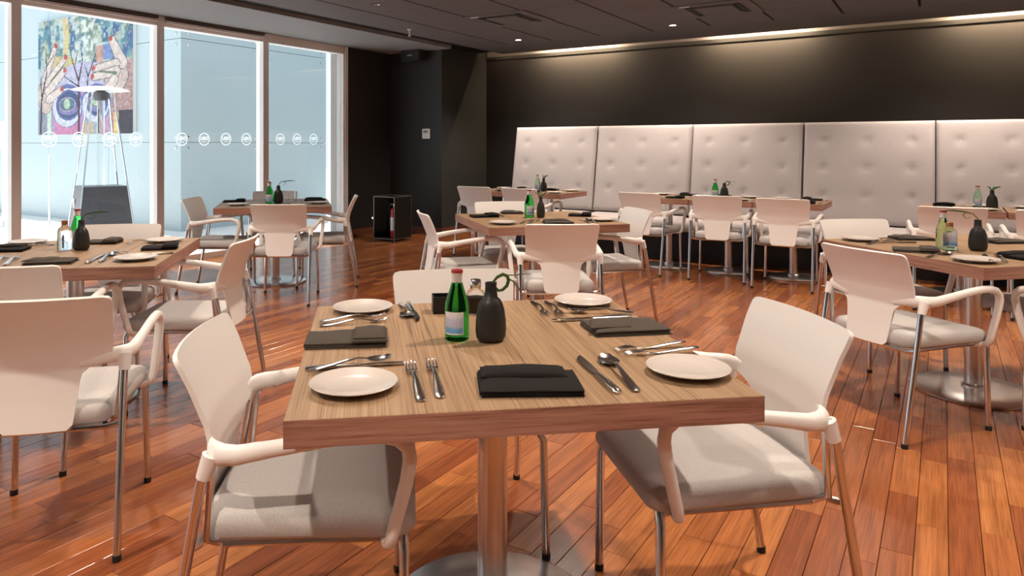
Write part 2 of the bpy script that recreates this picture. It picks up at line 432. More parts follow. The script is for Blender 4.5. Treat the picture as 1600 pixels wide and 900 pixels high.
# ------------------------------------------------------------------ terrace outside
ter = struct(part('ground_terrace', MB().box(-40, S0-.151, -30, 30, -.2, -.02), M['paving'], None, rz=RZ, smooth=False)); ter['label'] = 'pale sunlit terrace paving outside the windows'
SC, VC = -9.746, 6.72
clad = struct(part('wall_terrace', MB().box(-22, SC-.05, VC+.05, 9.83, -.02, 4.3), M['joint'], None, rz=RZ, smooth=False)); clad['label'] = 'pale blue glass clad building across the terrace'
zr = [(-.02, 1.349), (1.355, 2.949), (2.957, 4.3)]
bolt = MB().lathe([(.022, 0), (.022, .012), (.014, .018)], 14).mesh('bolt', M['steel'])
for (z0, z1) in zr:
    v = VC
    for va, vb in ((VC, 8.26), (8.27, 9.83)):
        part('cladding_panel', MB().box(SC-.05, SC, va, vb-.004, z0, z1), M['cladding'], clad, smooth=False)
    s = SC - .001
    for k in range(6):
        part('cladding_panel', MB().box(s-2.0+.008, s, VC, VC+.05, z0, z1) if k else MB().box(s-2.0+.008, s-.05, VC, VC+.05, z0, z1), M['cladding'], clad, smooth=False); s -= 2.0
for zz in (1.35, 2.952):
    for dz in (-.085, .085):
        for vv in (VC+.12, 8.14, 8.39, 9.7): link('bolt', bolt, clad, loc=(SC, vv, zz+dz), rot=(0, R(90), 0))
        for ss in (SC-.12, SC-1.88, SC-2.12): link('bolt', bolt, clad, loc=(ss, VC, zz+dz), rot=(R(90), 0, 0))
struct(part('wall_terrace_end', MB().box(-9.70, S0-.16, 10.6, 10.8, -.02, 4.5), M['cladwhite'], None, rz=RZ, smooth=False))

# painting on the terrace wall
def paint_canvas(NX=148, NY=176):
    rng = np.random.default_rng(3)
    X, Y = np.meshgrid((np.arange(NX)+.5)/NX, (np.arange(NY)+.5)/NY)      # y downward
    def noise(fx, fy, seed):
        r_ = np.random.default_rng(seed); g = r_.random((fy+2, fx+2))
        gx = X*fx; gy = Y*fy; i = gx.astype(int); j = gy.astype(int); a = gx-i; b = gy-j
        a = a*a*(3-2*a); b = b*b*(3-2*b)
        return (g[j, i]*(1-a)+g[j, i+1]*a)*(1-b)+(g[j+1, i]*(1-a)+g[j+1, i+1]*a)*b
    C = np.zeros((NY, NX, 3)); C[:] = (.55, .66, .68)
    def mixin(mask, col): 
        mk = np.clip(mask, 0, 1)[..., None]; C[:] = C*(1-mk) + np.array(col)*mk
    n1 = noise(14, 9, 1); n2 = noise(40, 30, 2); n3 = noise(22, 5, 3); n4 = noise(60, 60, 4)
    top = Y < .42
    mixin(top*(n3 > .5)*.8, (.12, .33, .42)); mixin(top*(n3 > .68)*.8, (.10, .20, .42)); mixin(top*(n1 > .66)*.7, (.62, .66, .50))
    mixin(top*(n2 > .6)*np.clip(1-abs(X-.55)*2.2, 0, 1), (.80, .86, .82)); mixin(top*(n2 < .28)*.7, (.16, .30, .30))
    mixin((np.abs(X-.30-.03*np.sin(Y*9)) < .028)*(Y < .34)*.9, (.80, .66, .36))
    mixin(top*(n4 > .82)*.5, (.70, .45, .40))
    mixin(((X-.27)**2/.026+(Y-.41)**2/.0075 < 1)*.9, (.70, .60, .32)); mixin((abs(X-.76) < .05)*(Y > .27)*(Y < .40)*.85, (.25, .36, .66))
    mixin((abs(X-.68) < .035)*(Y > .28)*(Y < .42)*.7, (.70, .36, .30))
    # face / camera body
    mixin((Y > .42)*(X < .80)*.9, (.58, .62, .70))
    mixin(((X-.5)**2/.12+(Y-.62)**2/.05 < 1)*1.0, (.62, .60, .74))
    mixin((Y > .60)*(X > .14)*(X < .82)*.9, (.55, .36, .58)); mixin((Y > .62)*(X > .52)*(X < .80)*.8, (.40, .54, .62))
    mixin((Y > .90)*(X > .2)*(X < .48)*.7, (.72, .30, .48)); mixin((Y > .90)*(X > .5)*(X < .62)*.8, (.66, .50, .34)); mixin((abs(X-.72) < .06)*(Y > .84)*.7, (.68, .34, .48))
    def ell(cx, cy, rx, ry, c): mixin(((X-cx)/rx)**2+((Y-cy)/ry)**2 < 1, c)
    for cx, cy, k in ((.335, .755, 1.0), (.64, .745, .86)):
        ell(cx, cy, .175*k, .185*k, (.20, .24, .48)); ell(cx-.005, cy+.015, .160*k, .165*k, (.74, .76, .86)); ell(cx+.01, cy-.005, .135*k, .130*k, (.16, .20, .44))
        ell(cx+.012, cy-.005, .118*k, .112*k, (.10, .15, .30)); ell(cx+.012, cy+.03, .105*k, .05*k, (.30, .30, .52)); ell(cx, cy-.012, .095*k, .062*k, (.56, .46, .58)); ell(cx, cy-.012, .086*k, .053*k, (.16, .26, .34)); ell(cx-.005, cy-.015, .036*k, .045*k, (.55, .68, .54))
    # right hand sleeve, stripes
    mixin((X > .80)*(Y > .42)*.9, (.52, .33, .32)); mixin((X > .80)*(Y > .42)*(n4 > .55)*.5, (.64, .47, .44))
    mixin((X > .79)*(X < .83)*(Y > .83), (.66, .30, .38)); mixin((X > .82)*(X < .865)*(Y > .83), (.80, .66, .34)); mixin((X > .865)*(Y > .81), (.10, .09, .12))
    mixin((X < .16)*(Y > .78)*.8, (.30, .32, .40)); mixin((abs(X-.13) < .025)*(Y > .74), (.66, .80, .68))
    def cap(x0, y0, x1, y1, r0, r1, c):
        dx, dy = x1-x0, y1-y0; L2 = dx*dx+dy*dy
        t_ = np.clip(((X-x0)*dx+(Y-y0)*dy)/L2, 0, 1); dd = np.hypot(X-x0-t_*dx, Y-y0-t_*dy); mixin(dd < r0+(r1-r0)*t_, c)
    sk = (.70, .58, .54); sk2 = (.80, .70, .66); ol = (.28, .24, .28)
    ell(.09, .66, .10, .16, ol); ell(.09, .66, .092, .152, sk)
    for f in ((.08, .52, .20, .235, .034, .022), (.11, .55, .31, .345, .036, .024), (.12, .62, .30, .455, .038, .026), (.13, .69, .265, .615, .036, .028)):
        cap(f[0], f[1], f[2], f[3], f[4]+.007, f[5]+.007, ol); cap(*f, sk2)
    for f in ((.20, .235), (.31, .345), (.30, .455), (.268, .613)): ell(f[0]+.006, f[1]-.004, .017, .020, (.62, .12, .12))
    ell(.84, .54, .12, .13, ol); ell(.84, .54, .112, .122, sk)
    for f in ((.90, .44, .80, .25, .046, .030), (.84, .44, .63, .465, .036, .026), (.84, .50, .62, .53, .038, .028), (.82, .57, .74, .66, .040, .032)):
        cap(f[0], f[1], f[2], f[3], f[4]+.007, f[5]+.007, ol); cap(*f, sk2)
    for f in ((.795, .24), (.622, .463), (.612, .53)): ell(f[0]-.006, f[1]-.004, .017, .020, (.62, .14, .12))
    cap(.68, .49, .84, .515, .006, .012, (.22, .30, .22)); cap(.15, .53, .30, .40, .010, .006, (.28, .32, .22))
    # bare trees
    dk = (.07, .06, .10)
    cap(.03, 1.0, .04, .70, .011, .009, dk); cap(.04, .70, .10, .46, .009, .006, dk); cap(.10, .46, .09, .25, .005, .004, dk); cap(.04, .66, .03, .50, .006, .004, dk); cap(.10, .40, .19, .30, .005, .003, dk)
    cap(.465, 1.0, .46, .55, .011, .009, (.16, .06, .10)); cap(.46, .55, .40, .40, .008, .005, dk); cap(.46, .56, .50, .38, .008, .005, dk); cap(.46, .60, .30, .50, .006, .004, dk); cap(.40, .40, .36, .26, .005, .003, dk); cap(.50, .38, .48, .24, .005, .003, dk)
    cap(.545, .66, .56, .52, .006, .005, dk); cap(.56, .52, .64, .34, .006, .004, dk); cap(.56, .52, .52, .42, .005, .003, dk); cap(.42, .42, .45, .30, .004, .003, dk)
    C = C**1.25*.72*(.78 + .44*n4[..., None]); return np.clip(C, 0, 1), NX, NY
C_, NX, NY = paint_canvas()
pa, pb_, pz0, pz1 = -13.98, -10.92, 1.50, 3.58
vs = [(pa + (pb_-pa)*i/NX, VC-.065, pz1 - (pz1-pz0)*j/NY) for j in range(NY+1) for i in range(NX+1)]
fs = [(j*(NX+1)+i, (j+1)*(NX+1)+i, (j+1)*(NX+1)+i+1, j*(NX+1)+i+1) for j in range(NY) for i in range(NX)]
me = bpy.data.meshes.new('canvas'); me.from_pydata(vs, [], fs); me.materials.append(M['canvas'])
ca = me.color_attributes.new('paint', 'FLOAT_COLOR', 'CORNER')
buf = np.ones((NX*NY, 4, 4), np.float32); buf[:, :, :3] = C_.reshape(-1, 1, 3); ca.data.foreach_set('color', buf.ravel()); me.update()
pt = tag(link('painting', None, None, rz=RZ), 'large colourful painting of hands around an eye on the terrace wall', 'painting')
link('canvas', me, pt)
part('stretcher_frame', MB().box(pa, pb_, VC-.064, VC-.002, pz0, pz1), M['white'], pt, smooth=False)

# patio heater with pyramid frame
hp = Vector((-5.10, 10.0, -.02))
ht = tag(link('patio_heater', None, None, loc=hp, rz=RZ-.3), 'tall pyramid patio heater with a white round top and grey base', 'heater')
M['heatbody'] = mat('heater_panel', (.10, .10, .115), .35, .5)
bb = MB(); bz = [(0, .36), (.76, .275)]
vs = []
for z, r_ in bz: vs += [(-r_, -r_, z), (r_, -r_, z), (r_, r_, z), (-r_, r_, z)]
bb.add(vs, [(0, 1, 5, 4), (1, 2, 6, 5), (2, 3, 7, 6), (3, 0, 4, 7), (4, 5, 6, 7)])
part('body', bb, M['heatbody'], ht, smooth=False)
part('warning_label', MB().box(-.20, -.13, -.314, -.306, .46, .58), M['white'], ht, smooth=False)
for sx, sy in ((1, 1), (1, -1), (-1, 1), (-1, -1)):
    part('leg', MB().tube([(sx*.365, sy*.365, 0), (sx*.13, sy*.13, 2.06)], .012, 8), M['chrome'], ht)
part('glass_tube', MB().lathe([(.05, .76), (.05, 1.95)], 16), M['clear'], ht)
part('burner', MB().lathe([(.09, 1.95), (.10, 2.0), (.10, 2.06), (.05, 2.08)], 20), M['heatbody'], ht)
part('reflector', MB().lathe([(.36, 2.085), (.37, 2.09), (.30, 2.115), (.15, 2.14), (.01, 2.15)], 32), M['white'], ht)
lp = tag(link('terrace_lamp', None, None, loc=(-7.75, 12.0, -.02)), 'white terrace lamp with a tulip shade at the left edge', 'lamp')
part('base', MB().lathe([(.16, 0), (.16, .02), (.03, .04)], 24), M['white'], lp)
part('pole', MB().lathe([(.025, .03), (.025, 1.2), (.04, 1.28)], 12), M['white'], lp)
part('shade', MB().lathe([(.035, 1.27), (.075, 1.33), (.10, 1.40), (.105, 1.55), (.09, 1.66), (.04, 1.72), (.005, 1.735)], 24), M['white'], lp)
sp_ = tag(link('terrace_post', None, None, loc=(-7.1, 12.2, -.02)), 'slim white post on a round foot below the painting', 'post')
part('pole', MB().lathe([(.016, .02), (.016, 1.15), (.004, 1.16)], 10), M['white'], sp_)
part('base', MB().lathe([(.22, 0), (.22, .015), (.02, .03)], 24), M['white'], sp_)

# ------------------------------------------------------------------ banquette
VB, VT, ZT, ZS = 8.60, 8.80, 1.55, .45
PW = 1.24; SB = -5.03
NB = 7
ldg = struct(part('wall_ledge', MB().box(SB, SB+NB*PW, 8.90, V1-.001, 0, 1.42), M['black'], None, rz=RZ, smooth=False)); ldg['label'] = 'black low wall behind the banquette'
bq = tag(link('banquette', None, None, loc=rm(SB, VB), rz=RZ), 'long pale grey buttoned banquette along the dark wall', 'banquette')
part('plinth', MB().box(.05, NB*PW, -.42, .28, 0, .30), M['black'], bq, smooth=False)
part('seat_board', MB().box(0, NB*PW, -.60, .26, .30, .335), M['black'], bq, smooth=False)
bt = MB().lathe([(.016, 0), (.014, .006), (.006, .009)], 12).mesh('button', M['banq'])
lean = math.atan2(VT-VB, ZT-ZS)
BUT = [((f)*PW, z) for f in (1/6, .5, 5/6) for z in (.74-ZS, 1.04-ZS, 1.33-ZS)]
Hp = math.hypot(VT-VB, ZT-ZS)
def cushion(wd, ht_, th, buttons, nx=40, ny=36):
    def zf(x, y):
        e = min(x, wd-x, y, ht_-y); r_ = .035
        d = -r_*(1-math.sqrt(max(0, 1-(1-min(e/r_, 1))**2)))
        d -= .006*(1-min(1, e/.12))**2
        for bx, by in buttons:
            q = math.hypot(x-bx, (y-by)); d -= .020*math.exp(-(q/.030)**2) + .006*math.exp(-(q/.10)**2)
        return d
    xs = [wd*(.5-.5*math.cos(math.pi*i/nx))*.35 + wd*i/nx*.65 for i in range(nx+1)]
    ys = [ht_*(.5-.5*math.cos(math.pi*i/ny))*.35 + ht_*i/ny*.65 for i in range(ny+1)]
    rows = [[(x, -(th + zf(x, y)), y) for x in xs] for y in ys]
    b = MB(); b.sheet(rows)
    n0 = len(b.v); nx1 = nx+1
    bd = list(range(nx1)) + [i*nx1+nx for i in range(1, ny+1)] + [ny*nx1+j for j in range(nx-1, -1, -1)] + [i*nx1 for i in range(ny-1, 0, -1)]
    b.v += [(b.v[i][0], 0, b.v[i][2]) for i in bd]
    L_ = len(bd); fs = [(bd[k], bd[(k+1) % L_], n0+(k+1) % L_, n0+k) for k in range(L_)] + [tuple(range(n0, n0+L_))]
    b.f += fs; b.m += [0]*len(fs); return b
pmesh = cushion(PW-.008, Hp-.005, .10, [(x-.004, z/math.cos(lean)) for x, z in BUT]).mesh('back_panel', M['banq'], ang=70)
sme = cushion(PW-.008, .70, .115, [], 20, 12).mesh('seat_cushion', M['banq'], ang=70)
for i in range(NB):
    p = link('back_panel', pmesh, bq, loc=(i*PW+.004, .10, ZS), rot=(-lean, 0, 0))
    for x, z in BUT: link('button', bt, p, loc=(x-.004, -.071, z/math.cos(lean)), rot=(R(90), 0, 0))
    link('seat_cushion', sme, bq, loc=(i*PW+.004, -.60, .335), rot=(R(-90), 0, 0))

# ------------------------------------------------------------------ wall fittings
def rthing(name, label, cat, s, v, z=0): return tag(link(name, None, None, loc=rm(s, v, z), rz=RZ), label, cat)
sk_ = rthing('wall_speaker', 'black box speaker high on the charcoal pillar', 'speaker', -6.47, VP_, 2.52)
part('housing', MB().box(-.17, .17, -.24, -.07, 0, .19, bev=.02), M['blackmetal'], sk_)
part('grille', MB().box(-.15, .15, -.247, -.239, .02, .17, bev=.003), M['black'], sk_)
part('bracket', MB().box(-.03, .03, -.08, -.001, .06, .13), M['blackmetal'], sk_, smooth=False)
part('badge', MB().box(-.04, .04, -.251, -.246, .088, .10), M['lampoff'], sk_, smooth=False)
th = rthing('thermostat', 'small white wall thermostat on the charcoal pillar', 'thermostat', -6.345, VP_, 1.40)
part('body', MB().box(-.065, .065, -.025, -.001, 0, .15, bev=.006), M['white'], th)
part('screen', MB().box(-.04, .04, -.028, -.024, .085, .125), M['greyprint'], th, smooth=False)
# open metal case with fire extinguisher
xb = rthing('extinguisher_case', 'open black case with thin metal edges standing by the pillar', 'case', -6.32, 7.65)
M['casemetal'] = mat('dull_metal', (.16, .14, .13), .5, .6)
W2, D2, H2 = .18, .18, .61
for sx in (-1, 1):
    for sy in (-1, 1): part('post', MB().box(sx*W2-.005, sx*W2+.005, sy*D2-.005, sy*D2+.005, 0, H2), M['casemetal'], xb, smooth=False)
for z in (.035, H2-.007):
    for sy in (-1, 1): part('rail', MB().box(-W2, W2, sy*D2-.006, sy*D2+.006, z-.005, z+.005), M['casemetal'], xb, smooth=False)
    for sx in (-1, 1): part('rail', MB().box(sx*W2-.006, sx*W2+.006, -D2, D2, z-.005, z+.005), M['casemetal'], xb, smooth=False)
part('side_panel', MB().box(W2-.004, W2, -D2+.007, D2-.007, .04, H2-.012), M['black'], xb, smooth=False)
part('side_panel', MB().box(-W2, -W2+.004, -D2+.007, D2-.007, .04, H2-.012), M['black'], xb, smooth=False)
part('back_panel', MB().box(-W2+.007, W2-.007, D2-.004, D2, .04, H2-.012), M['black'], xb, smooth=False)
part('shelf', MB().box(-W2+.007, W2-.007, -D2+.007, D2-.007, .035, .042), M['black'], xb, smooth=False)
part('door_knob', MB().tube([(-W2, -D2-.005, .31), (-W2, -D2-.03, .31)], .013, 12), M['chrome'], xb)
ex = rthing('fire_extinguisher', 'red fire extinguisher inside the open black case', 'extinguisher', -6.235, 7.585, .043)
part('cylinder', MB().lathe([(.048, 0), (.052, .01), (.052, .36), (.045, .39), (.02, .41), (.018, .43)], 24), M['red'], ex)
part('paper_label', MB().lathe([(.0525, .10), (.0527, .102), (.0527, .28), (.0525, .282)], 24, close=False), M['labelwhite'], ex)
part('valve', MB().lathe([(.014, .43), (.014, .46), (.008, .465)], 12), M['chrome'], ex)
part('handle', MB().box(-.07, .03, -.008, .008, .452, .465), M['black'], ex, smooth=False)
part('hose', MB().tube([(-.02, 0, .45), (-.06, -.01, .44), (-.078, -.01, .38), (-.08, -.01, .25), (-.078, -.01, .13)], .007, 8), M['rubber'], ex)
# sprinkler
spk = tag(link('sprinkler', None, None, loc=rm(-5.36, 6.81, HC-.085)), 'small white sprinkler head under the dark ceiling', 'sprinkler')
part('stem', MB().lathe([(.009, .03), (.009, .08)], 10), M['white'], spk)
part('cover_ring', MB().lathe([(.03, .078), (.03, .0845)], 16), M['white'], spk)
part('deflector', MB().lathe([(.018, .0), (.018, .004), (.005, .03)], 12), M['white'], spk)

# ceiling cassettes
def cassette(s, v, label):
    c = tag(link('air_conditioner', None, None, loc=rm(s, v, HC-.012), rz=RZ), label, 'air vent', 'ceiling cassettes')
    b = MB(); o_, i_ = .375, .27
    for (x0, x1, y0, y1) in ((-o_, o_, -o_, -i_), (-o_, o_, i_, o_), (-o_, -i_, -i_, i_), (i_, o_, -i_, i_)): b.box(x0, x1, y0, y1, 0, .011)
    part('bezel', b, M['tile'], c, smooth=False)
    part('recess', MB().box(-.30, .30, -.30, .30, .012, .05), M['black'], c, smooth=False)
    part('grille', MB().box(-.19, .19, -.19, .19, -.012, .006, bev=.006), M['tile'], c)
    for a in range(4):
        part('louvre', MB().box(-.24, .24, -.262, -.205, -.001, .004, rot=Matrix.Rotation(a*math.pi/2, 4, 'Z') @ Matrix.Rotation(.0, 4, 'X')), M['blackmetal'], c, smooth=False)
    for a in range(4):
        q = Matrix.Rotation(a*math.pi/2, 4, 'Z'); part('bracket', MB().box(-.2, .2, -.2, -.188, 0, .02, rot=q), M['black'], c, smooth=False)
    part('sensor', MB().box(-.30, -.20, -.335, -.315, -.004, .001), M['white'], c, smooth=False)
    return c
cassette(CASS[0][0], CASS[0][1], 'square ceiling air vent near the window wall pillar')
cassette(CASS[1][0], CASS[1][1], 'square ceiling air vent at the top edge, right of centre')

# downlights
def downlight(s, v, lit, label, power=SPOT_W):
    d = tag(link('downlight', None, None, loc=rm(s, v, HC-.006)), label, 'downlight', 'ceiling downlights')
    ring = MB(); n = 24
    ring.lathe([(.052, .006), (.052, .0), (.040, .0), (.038, .006)], n, close=False)
    part('trim_ring', ring, M['steel'] if not lit else M['tile'], d)
    part('lens', MB().lathe([(.036, .003), (.036, .0055)], n), M['lamp'] if lit else M['lampoff'], d)
    if lit:
        L_ = bpy.data.lights.new('downlight', 'SPOT'); L_.energy = power; L_.color = WARM; L_.spot_size = R(128); L_.spot_blend = .75; L_.shadow_soft_size = .035
        lo = link('bulb', L_, d, loc=(0, 0, -.012))
    return d
downlight(-4.685, 8.27, True, 'glowing downlight nearest the dark pillar')
downlight(-2.625, 8.27, True, 'glowing downlight in the middle of the row')
downlight(.155, 8.30, True, 'glowing downlight cut by the top edge at right')
downlight(-4.685, 5.41, False, 'unlit downlight near the window soffit')
for (s, v) in ((-2.615, 5.46), (-.545, 5.46), (1.525, 5.46), (-4.685, 2.7), (-2.615, 2.7), (-.545, 2.7), (1.525, 2.7), (-2.615, -.06), (-.545, -.06), (1.525, -.06), (-2.615, -2.13), (3.6, 2.7), (3.6, 5.46)):
    downlight(s, v, True, 'glowing warm ceiling downlight above the tables, outside the picture')
# wall washers in the slot
for s, nm in ((-4.45, 'left'), (-1.95, 'middle'), (.68, 'right'), (3.2, 'farthest right')):
    a = tag(link('wall_washer', None, None, loc=rm(s, V1-.19, 2.86), rz=RZ), '%s warm light tube hidden in the ceiling slot above the banquette' % nm, 'light tube', 'wall washers in the slot')
    part('housing', MB().box(-.66, .66, -.03, .03, .0, .04), M['blackmetal'], a, smooth=False)
    part('tube', MB().tube([(-.62, 0, -.012), (.62, 0, -.012)], .011, 10), M['lampoff'], a)
    L_ = bpy.data.lights.new('wall_washer', 'AREA'); L_.shape = 'RECTANGLE'; L_.size = 1.2; L_.size_y = .02; L_.energy = 30; L_.color = (1.0, .74, .47)
    lo = link('light', L_, a, loc=(0, 0, -.026)); lo.rotation_euler = (R(40), 0, 0)

# ------------------------------------------------------------------ chair
def lerp_tab(tab, x):
    for (a, b), (c, d) in zip(tab, tab[1:]):
        if x <= c:
            q = (x-a)/(c-a)
            return b + (d-b)*q
    return tab[-1][1]
def make_chair():
    root = link('armchair', None)
    # back shell
    HW = [(.395, .090), (.41, .106), (.46, .112), (.53, .119), (.562, .127), (.578, .146), (.596, .192), (.612, .211), (.64, .217), (.70, .221), (.78, .228), (.803, .228), (.812, .222), (.816, .205)]
    YP = [(.395, -.286), (.48, -.270), (.58, -.257), (.66, -.274), (.75, -.310), (.816, -.343)]
    zs = [.395, .402, .41, .43, .46, .49, .52, .545, .562, .570, .578, .587, .596, .604, .612, .62, .64, .66, .69, .72, .75, .78, .795, .803, .808, .812, .8145, .816]
    rows = []
    for z in zs:
        hw = lerp_tab(HW, z); y0 = lerp_tab(YP, z)
        rows.append([(x*hw, y0 + .030*(x*hw/.23)**2, z) for x in [-1, -.97, -.88, -.7, -.45, -.2, 0, .2, .45, .7, .88, .97, 1]])
    part('backrest', MB().sheet(rows, .011), M['plastic'], root, ang=50)
    # seat cushion
    def outline(inset, n=7):
        pts = []; hf, hr, yf, yr, cr = .232-inset, .212-inset,   .225-inset, -.262+inset, max(.05-inset, .012)
        for cx, cy, a0 in ((hf-cr, yf-cr, 0), (-(hf-cr), yf-cr, 90), (-(hr-cr), yr+cr, 180), (hr-cr, yr+cr, 270)):
            for k in range(n): a = R(a0 + 90*k/(n-1)); pts.append((cx+cr*math.cos(a), cy+cr*math.sin(a)))
        return pts
    b = MB(); vs = []; rings = [(.03, .398), (.006, .402), (0, .412), (0, .436), (.005, .450), (.016, .459), (.04, .464), (.10, .4665), (.16, .467)]
    n = 28
    for ins, z in rings:
        for (x, y) in outline(ins):
            vs.append((x, y, z - (.016*max(0, (y-.10)/.13)**2 if z > .43 else 0)))
    fs = [(k*n+i, k*n+(i+1) % n, (k+1)*n+(i+1) % n, (k+1)*n+i) for k in range(len(rings)-1) for i in range(n)]
    fs += [tuple(range(n-1, -1, -1)), tuple(range((len(rings)-1)*n, len(rings)*n))]
    b.add(vs, fs); part('seat', b, M['seat'], root, ang=60)
    for s in (-1, 1):
        P = [(.118, -.251, .600), (.165, -.244, .606), (.203, -.236, .611), (.232, -.222, .613), (.251, -.200, .612), (.262, -.165, .615), (.268, -.08, .630), (.271, .03, .646), (.272, .10, .652),
             (.272, .15, .651), (.272, .185, .642), (.272, .207, .622), (.271, .211, .595), (.268, .203, .545), (.262, .185, .475), (.257, .172, .425), (.25, .166, .402), (.232, .16, .392), (.19, .15, .390)]
        rr = [.018, .022, .024, .025, .025, .022, .0185, .017, .0165, .0165, .0165, .0165, .0165, .016, .0155, .015, .0145, .013, .012]
        fl = [.12, .20, .34, .6, .8, .9, .9, .95, 1, 1, 1, 1, 1, 1, 1, 1, 1, 1, 1]
        part('armrest', MB().tube([(s*x, y, z) for x, y, z in P], rr, 12, flat=fl), M['plastic'], root, ang=80)
        part('leg', MB().tube([(s*.249, -.222, .612), (s*.249, -.245, .55), (s*.250, -.34, .012)], .0122, 12), M['chrome'], root)
        part('leg', MB().tube([(s*.205, .195, .398), (s*.222, .198, .37), (s*.23, .2, .012)], .0122, 12), M['chrome'], root)
        part('socket', MB().tube([(s*.248, -.222, .612), (s*.249, -.240, .562)], [.021, .0165], 12), M['plastic'], root)
        part('strut', MB().tube([(s*.240, -.222, .60), (s*.228, -.238, .415), (s*.20, -.21, .392), (s*.205, .195, .392)], .009, 8), M['chrome'], root)
        for (x, y) in ((.250, -.3405), (.23, .2)): part('glide', MB().lathe([(.0135, 0), (.0135, .02)], 12, cx=s*x, cy=y), M['rubber'], root)
    part('crossbar', MB().tube([(-.25, -.27, .405), (-.2, -.262, .392), (.2, -.262, .392), (.25, -.27, .405)], .0095, 8), M['chrome'], root)
    return root
CH = [
 ((-1.404, 2.503, .219), 'white armchair at the left edge seen from behind, nearest to the viewer'),
 ((-1.875, 3.10, .149), 'white armchair at the left edge, pushed in behind the nearest one'),
 ((-.357, 1.834, -1.486), 'white armchair on the left side of the nearest table, facing right'),
 ((.635, 1.98, 1.712), 'white armchair on the right side of the nearest table, facing left'),
 ((-.006, 2.403, 3.28), 'white armchair on the far side of the nearest table'),
 ((-1.435, 3.66, 1.572), 'white armchair on the right side of the left table, facing left'),
 ((-2.016, 3.99, 3.30), 'white armchair on the window side of the left table'),
 ((-2.184, 6.489, -1.572), 'white armchair left of the table by the windows, facing right'),
 ((-1.367, 6.759, 1.693), 'white armchair right of the table by the windows, beside the dark wall'),
 ((-1.53, 6.10, .029), 'white armchair seen from behind at the table by the windows'),
 ((-1.95, 7.19, 3.30), 'white armchair behind the bottle and vase on the table by the windows'),
 ((-.009, 5.175, -1.35), 'white armchair left of the middle table, facing right'),
 ((.985, 5.309, 1.784), 'white armchair right of the middle table, facing left'),
 ((.57, 4.634, .037), 'white armchair seen from behind at the near side of the middle table'),
 ((.34, 5.76, 3.30), 'white armchair on the far side of the middle table'),
 ((1.942, 7.493, -.70), 'white armchair at the banquette row, behind the chair right of the middle table'),
 ((2.52, 7.093, -.471), 'white armchair in the middle of the three at the banquette row'),
 ((2.992, 6.673, -.567), 'white armchair at the right end of the three at the banquette row'),
 ((.249, 8.622, -.574), 'white armchair farthest left at the banquette, nearest the dark pillar'),
 ((.75, 8.239, -.579), 'white armchair at the banquette, half hidden behind the middle table'),
 ((3.907, 5.80, -.52), 'white armchair at the banquette behind the right table'),
 ((4.43, 5.45, -.56), 'white armchair at the banquette cut by the right edge'),
 ((2.105, 3.401, -1.23), 'white armchair in front of the right table, its back towards the viewer'),
 ((2.507, 4.29, 3.219), 'white armchair on the far side of the right table'),
 ((2.80, 3.10, .20), 'white armchair at the right edge, only its front arm and seat in view'),
 ((3.12, 3.87, 1.80), 'white armchair on the right side of the right table, mostly out of view'),
]
ch0 = make_chair(); ch0['category'] = 'chair'
for i, ((x, y, a), lab) in enumerate(CH):
    if i == 0: ch0.location = (x, y, 0); ch0.rotation_euler = (0, 0, a); ch0['label'] = lab; ch0['group'] = 'white armchairs'
    else: dup(ch0, (x, y, 0), a, lab, 'white armchairs')

# ------------------------------------------------------------------ tables
TH = .057
def make_table(w, d, rb, rc=.041):
    root = link('pedestal_table', None)
    b = MB(); x, y = w/2, d/2; z0, z1 = .75-TH, .75; c = .0015
    vs = [(-x, -y, z0), (x, -y, z0), (x, y, z0), (-x, y, z0), (-x, -y, z1-c), (x, -y, z1-c), (x, y, z1-c), (-x, y, z1-c), (-x+c, -y+c, z1), (x-c, -y+c, z1), (x-c, y-c, z1), (-x+c, y-c, z1)]
    b.add(vs, [(3, 2, 1, 0)] + [(i, (i+1) % 4, 4+(i+1) % 4, 4+i) for i in range(4)], 1)
    b.add(vs, [(8, 9, 10, 11)] + [(4+i, 4+(i+1) % 4, 8+(i+1) % 4, 8+i) for i in range(4)], 0)
    part('tabletop', b, [M['top'], M['edge']], root, smooth=False)
    part('column', MB().lathe([(rc, .02), (rc, .75-TH-.008)], 40), M['steel'], root)
    part('collar', MB().lathe([(rc+.014, .022), (rc+.014, .034), (rc+.006, .042), (rc+.001, .043)], 40), M['steel'], root)
    part('base', MB().lathe([(rb-.004, 0), (rb, .004), (rb, .010), (rb-.01, .015), (rb*.5, .021), (rc, .026)], 64), M['steel'], root)
    part('mounting_plate', MB().box(-.14, .14, -.14, .14, .75-TH-.008, .75-TH), M['blackmetal'], root, smooth=False)
    return root
TB = [((.072, 1.975, .139), 'square wooden table nearest to the viewer, set with plates and bottle'),
      ((.524, 5.343, .239), 'square wooden table in the middle of the room'),
      ((2.672, 3.776, .225), 'square wooden table at the right edge'),
      ((-1.983, 3.635, .166), 'square wooden table at the left edge'),
      ((-1.82, 6.82, .235), 'square wooden table beside the windows')]
tb0 = make_table(1.012, 1.012, .29); tb0['category'] = 'table'
TBO = []
for i, ((x, y, a), lab) in enumerate(TB):
    if i == 0: tb0.location = (x, y, 0); tb0.rotation_euler = (0, 0, a); tb0['label'] = lab; tb0['group'] = 'square pedestal tables'; TBO.append(tb0)
    else: TBO.append(dup(tb0, (x, y, 0), a, lab, 'square pedestal tables'))
BT = [(-4.505, 'small banquette table farthest left, nearest the dark pillar'), (-3.88, 'small banquette table with its steel column in view behind the middle table'),
      (-2.46, 'left one of the three small tables in the middle of the banquette row'), (-1.845, 'middle one of the three small tables in the middle of the banquette row'),
      (-1.23, 'right one of the three small tables in the middle of the banquette row'), (.12, 'small banquette table behind the right table, with bottle and vase'),
      (.74, 'small banquette table cut by the right edge')]
